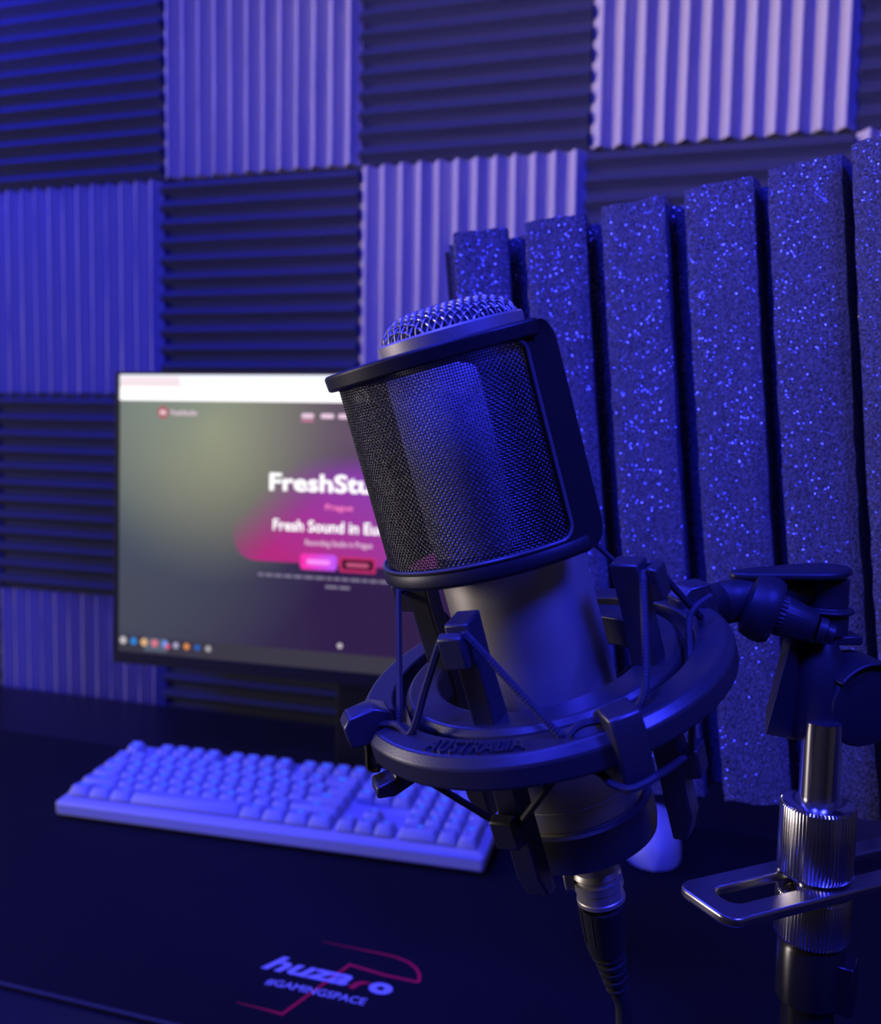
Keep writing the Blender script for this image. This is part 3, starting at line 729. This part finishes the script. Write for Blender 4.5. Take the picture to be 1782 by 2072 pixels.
obj('bolt', MB().lathe([(.0048, 0), (.0050, .001), (.0050, .003), (.0036, .0036), (.0036, .0062), (.0020, .0068)], 6*6, axis_frame(TP(1562, 1238, -.002) + ax*.0175, ax)), M_plastic2, mount, label='black bolt and washer')
# wedge shaped lever blade under the pivot
b0, b1, b2 = TP(1586, 1286, .006), TP(1603, 1288, -.004), TP(1640, 1290, .006)
c0, c1, c2 = TP(1548, 1440, .004), TP(1549, 1486, .000), TP(1612, 1500, .006)
obj('lever_blade', MB().add([b0, b1, b2, c0, c1, c2], [(0, 3, 4, 1), (1, 4, 5, 2), (0, 1, 2), (3, 5, 4), (0, 2, 5, 3)]), M_plastic2, mount, bevel=.0003)
# swivel body: socket sleeve on the rod and round friction barrel
obj('socket_sleeve', vert_lathe(1652, 1492, [(38, -3), (44, -2), (50, 6), (52, 30), (50, 110), (44, 170), (30, 200)], .006), M_plastic2, mount)
bx_ = (CR*.25 - CF*.93 - UPW*.15).normalized()
obj('friction_barrel', MB().lathe([(.0150, -.014), (.0168, -.012), (.0172, .000), (.0172, .0040), (.0160, .0060), (.0120, .0068), (.006, .0070)], 56, axis_frame(TP(1735, 1420, .004), bx_)), M_plastic2, mount)
obj('barrel_hood', MB().arc([(.0172, -.010), (.0188, -.010), (.0188, .0085), (.0172, .0085)], 120, 235, 24, axis_frame(TP(1735, 1420, .004), bx_)), M_plastic2, mount, bevel=.0006)
obj('lug', MB().box((-.006, -.005, -.0022), (.0062, .006, .0016), mframe(TP(1704, 1290, .008), CR, UPW.cross(CR), UPW)), M_plastic2, mount, bevel=.0008)

# ------------------------------------------------------------------ microphone
mic = thing('condenser_microphone', 'silver studio microphone leaning in the black shock mount', 'microphone', BODY)
obj('body', MB().lathe([(.0235, -.0640), (.0246, -.0632), (.0246, -.0604), (.0251, -.0598), (.0251, -.0531), (.0249, -.0529), (.0249, -.0526), (.0251, -.0524), (.0251, .0330), (.0246, .0345)], 96, BODY), M_satin, mic)
obj('head_frame', MB().lathe([(.0240, .0340), (.0246, .0350), (.0246, .1020), (.0240, .1040)], 96, BODY), M_head, mic, label='head frame coloured darker for the shade behind the pop filter')
obj('top_collar', MB().lathe([(.0236, .1038), (.0247, .1046), (.0249, .1092), (.0244, .1098), (.0228, .1099), (.0226, .1085)], 96, BODY), M_satin, mic)
# mesh window on the side that faces left
w_ = MB(); vs = []; fs = []
poly = rrect(-103, 37.5, 11, 98.5, 5.0, 6)
nr = 40; nc = 60
def win_pt(a, h, r): a = math.radians(a); return (r*math.sin(a), -r*math.cos(a), h)
def rr_half(hmm, x0, x1, y0, y1, rx, ry):
    "left and right limits of the rounded window at height hmm"
    d = max(0, (y0 + ry) - hmm, hmm - (y1 - ry)); k = 1 - math.sqrt(max(0, 1 - (d/ry)**2)); return x0 + rx*k, x1 - rx*k
for i in range(nr + 1):
    hmm = 37.5 + 61*i/nr; l_, r_ = rr_half(hmm, -103, 11, 37.5, 98.5, 12, 5)
    for j in range(nc + 1): vs.append(win_pt(l_ + (r_ - l_)*j/nc, hmm*.001, .0252))
for i in range(nr):
    for j in range(nc): fs.append((i*(nc+1)+j, i*(nc+1)+j+1, (i+1)*(nc+1)+j+1, (i+1)*(nc+1)+j))
obj('mesh_window', w_.add(vs, fs, BODY), M_inner, mic, label='silver mesh window of the head')
# woven dome grille
def dome_z(x, y):
    q = min(1.0, math.hypot(x, y) / .0232); return .1078 + .0098 * (max(0.0, 1 - q**4.0)) ** .55
gw = MB(); pitch = .00180; kmax = int(.0228 / pitch)
ga = math.radians(38)
for d in (0, 1):
    for k in range(-kmax, kmax + 1):
        c = (k + .5*0) * pitch; L_ = math.sqrt(max(0, .02315**2 - c*c))
        if L_ < .003: continue
        n = max(10, int(2*L_ / (pitch/7))); P = []
        for i in range(n + 1):
            t = -L_ * math.cos(math.pi * i / n) if False else -L_ + 2*L_*i/n
            w = math.cos(math.pi * t / pitch) * (1 if k % 2 else -1) * (1 if d else -1) * .00036
            x, y = (t, c) if d == 0 else (c, t)
            z = dome_z(x, y); nx = Vector((x, y, 0)); s_ = min(1, nx.length/.0232)**6
            off = (nx.normalized()*s_ + Vector((0, 0, 1))*(1-s_)*1.0) if nx.length > 1e-6 else Vector((0, 0, 1))
            q = Vector((x, y, z)) + off.normalized()*w
            P.append(BODY @ (Matrix.Rotation(ga, 3, 'Z') @ q))
        gw.tube(P, .00036, 8)
obj('dome_grille', gw, M_grille, mic, label='woven wire dome grille', kind='stuff')
obj('dome_liner', MB().lathe([(.0222, .1060), (.0220, .1110), (.0195, .1150), (.012, .1166), (.002, .1171)], 48, BODY), plain('dome_liner', (.05, .05, .055), .8), mic)

# ------------------------------------------------------------------ pop filter clipped round the head
pop = thing('pop_filter', 'black curved metal-mesh pop filter wrapped round the microphone head', 'pop filter', BODY)
PR = .0404; A0, A1 = -146.0, 46.0; H0, H1 = .0330, .1045
def flat(a_mm, h, r): a = a_mm / PR; return (r*math.sin(a), -r*math.cos(a), h)
x0, x1 = math.radians(A0)*PR, math.radians(A1)*PR
def dense_rrect(x0, y0, x1, y1, r, nx=64, ny=24, nc=8):
    out = []
    def seg(p, q, n):
        for i in range(n): out.append((p[0] + (q[0]-p[0])*i/n, p[1] + (q[1]-p[1])*i/n))
    def cor(cx_, cy_, a0):
        for i in range(nc): a = math.radians(a0 + 90*i/nc); out.append((cx_ + r*math.cos(a), cy_ + r*math.sin(a)))
    seg((x0+r, y0), (x1-r, y0), nx); cor(x1-r, y0+r, 270); seg((x1, y0+r), (x1, y1-r), ny); cor(x1-r, y1-r, 0)
    seg((x1-r, y1), (x0+r, y1), nx); cor(x0+r, y1-r, 90); seg((x0, y1-r), (x0, y0+r), ny); cor(x0+r, y0+r, 180)
    return out
O = dense_rrect(x0, H0, x1, H1, .0075); I = dense_rrect(x0 + .0125, H0 + .0058, x1 - .0128, H1 - .0040, .0045)
I2 = dense_rrect(x0 + .0115, H0 + .0048, x1 - .0118, H1 - .0032, .0050); n_ = len(O)
# rings: outer back, outer front, inner front rim, inner front, inner back
lay = [(O, .0392), (O, .0418), (I2, .0419), (I2, .0424), (I, .0424), (I, .0392)]
vs = []
for k, (S_, r) in enumerate(lay):
    for i, (a, h) in enumerate(S_):
        rr_ = r
        if k == 1: rr_ = r + .0012 * max(0, (h - (H1 - .003)) / .003)
        vs.append(flat(a, h, rr_))
fs = []
for k in range(len(lay)):
    k2 = (k+1) % len(lay)
    for i in range(n_): j = (i+1) % n_; fs.append((k*n_+i, k*n_+j, k2*n_+j, k2*n_+i))
obj('filter_frame', MB().add(vs, fs, BODY), M_frame, pop, bevel=.0004, angle=30)
rp_ = [BODY @ Vector(flat(a, h, .0424)) for a, h in I] ; rp_ += rp_[:2]
obj('opening_rim', MB().tube(rp_, .00055, 8), plain('rim_highlight_rubber', (.10, .10, .11), .3), pop, label='shiny paler bead added for the rim highlight round the mesh opening')  # added bead, paler than the frame: the rim's highlight is in its colour
# top flange: a lip standing out along the upper edge, and a lower one
lipsec = [(.0392, .1010), (.0432, .0998), (.0441, .1003), (.0444, .1044), (.0438, .1051), (.0392, .1052)]
obj('frame_lip', MB().arc(lipsec, A0 + 9, A1 - 12, 70, BODY), M_frame, pop, bevel=.0003)
lipsec2 = [(.0392, .0330), (.0424, .0330), (.0432, .0340), (.0432, .0362), (.0424, .0380), (.0392, .0380)]
obj('frame_lip', MB().arc(lipsec2, A0 + 9, A1 - 12, 70, BODY), M_frame, pop, bevel=.0003)
# rubber strap holding it to the head, hidden behind
obj('strap', MB().arc([(.0252, .066), (.0262, .066), (.0262, .074), (.0252, .074)], 60, 200, 40, BODY), M_boot, pop)
for a, s in ((50, 1), (-150, -1)):
    p = azp(a - s*6, .0400, .070); q = azp(a + s*16, .0255, .070)
    obj('strap_end', MB().tube([BODY @ p, BODY @ ((p+q)*.5), BODY @ q], .0022, 8, flat=.4), M_boot, pop)
# woven mesh, wire by wire (joined: several hundred fine wires)
def weave():
    p = .00086; a_lo, a_hi = x0 + .0118, x1 - .0121; h_lo, h_hi = H0 + .005, H1 - .0034
    nv_ = int((a_hi - a_lo) / p); nh = int((h_hi - h_lo) / p); R_ = PR + .0001; amp = .00018; wr = .00019
    V = []; F = []
    def wires(n_w, n_s, fn):
        nonlocal V, F
        base = sum(len(q) for q in V)
        k = np.arange(n_w)[:, None, None]; i = np.arange(n_s)[None, :, None]; c = np.arange(4)[None, None, :]
        th = c * np.pi/2 + np.pi/4; P = fn(k, i, np.cos(th)*wr, np.sin(th)*wr)
        V.append(P.reshape(-1, 3))
        idx = base + (k*n_s + i)*4 + c; idn = base + (k*n_s + i)*4 + (c+1) % 4
        a = idx[:, :-1]; b = idn[:, :-1]; cc = idn[:, 1:]; d = idx[:, 1:]
        F.append(np.stack([a, b, cc, d], -1).reshape(-1, 4))
    def cyl(a, h, r): t = a / PR; return np.stack(np.broadcast_arrays(r*np.sin(t), -r*np.cos(t), h), -1)
    wires(nv_, nh*2 + 1, lambda k, i, u, w: cyl(a_lo + (k+.5)*p + u*1.3, h_lo + i*p/2, R_ + w + amp*np.cos(np.pi*(i/2 - .5))*np.where(k % 2, 1, -1)*1.0))
    wires(nh, nv_*2 + 1, lambda k, i, u, w: cyl(a_lo + i*p/2, h_lo + (k+.5)*p + u*1.3, R_ + w - amp*np.cos(np.pi*(i/2 - .5))*np.where(k % 2, 1, -1)*1.0))
    V = np.concatenate(V); F = np.concatenate(F)
    me = bpy.data.meshes.new('woven_mesh'); me.vertices.add(len(V)); me.vertices.foreach_set('co', V.astype(np.float32).ravel())
    me.loops.add(F.size); me.loops.foreach_set('vertex_index', F.astype(np.int32).ravel())
    me.polygons.add(len(F)); me.polygons.foreach_set('loop_start', np.arange(0, F.size, 4, dtype=np.int32))
    me.update(calc_edges=True); me.validate(); me.shade_smooth()
    o = link('woven_mesh', me, M_wire, pop); o['kind'] = 'stuff'; return o
weave()

# ------------------------------------------------------------------ cable with its connector
q0 = BODY @ Vector((0, 0, -.0768))
cab = thing('microphone_cable', 'black microphone cable with metal connector plugged into the microphone base', 'cable', Matrix.Translation(q0))
axd = (BODY.to_3x3() @ Vector((0, 0, -1)) + Vector((0, 0, -.35))).normalized()
CM = axis_frame(BODY @ Vector((.0020, 0, -.0745)), axd)
obj('connector_shell', MB().lathe([(.0080, 0), (.0080, .0138), (.0084, .0143), (.0089, .0156), (.0080, .0160), (.0080, .0174), (.0091, .0178), (.0091, .0206), (.0085, .0211), (.0085, .0244), (.0088, .0248), (.0088, .0262), (.0076, .0270)], 56, CM), M_satin, cab, label='metal connector shell')
hx = BODY.to_3x3() @ Vector((-1, -.15, 0))
lo_ = unproject(1149, 1780, .3400)
lt = MB().box((-.0016, -.0020, -.0032), (.0022, .0024, .0030), mframe(lo_, (CR - axd*CR.dot(axd)).normalized(), (-axd).cross((CR - axd*CR.dot(axd)).normalized()), -axd))
obj('release_latch', lt, M_satin, cab, bevel=.0006, label='small shiny release latch')
e0 = CM @ Vector((0, 0, .0262))
ctrl = [e0, unproject(1224, 1900, .3500), unproject(1236, 1945, .3520), unproject(1248, 2000, .3535)]
bp_ = smooth_path(ctrl, .0004); nb = len(bp_); rad = []
for i in range(nb):
    t = i / nb; r = .0086 - .0012*min(1, t/.5) if t < .5 else .0074 - .0034*(t-.5)/.5
    if .55 < t < .97 and (int((t - .55) * 24) % 2): r -= .0009
    rad.append(r)
obj('cable_boot', MB().tube(bp_, rad, 32), M_boot, cab, angle=50, label='ribbed black rubber boot')
for k in range(10):
    a = 2*math.pi*k/10; d1 = axd.cross(CR).normalized(); d2 = axd.cross(d1).normalized(); o_ = d1*math.cos(a) + d2*math.sin(a)
    pp = [bp_[int(nb*t)] + o_*(rad[int(nb*t)] - .0003) for t in (.06, .15, .25, .35, .44)]
    obj('grip_rib', MB().tube(pp, .0008, 6), M_boot, cab)
ce = bp_[-1]; cpth = [ce, unproject(1262, 2072, .3545)]
z_ = cpth[-1]; cpth += [z_ + Vector((-.002, 0, -.06)), Vector((z_.x - .008, z_.y - .012, .80)), Vector((z_.x - .030, z_.y - .03, .738)), Vector((z_.x - .08, z_.y - .05, .7302)), Vector((-.30, .25, .7302)), Vector((-.62, .24, .7302))]
obj('cord_lead', MB().tube(smooth_path(cpth, .003), .0031, 12), M_cable, cab)
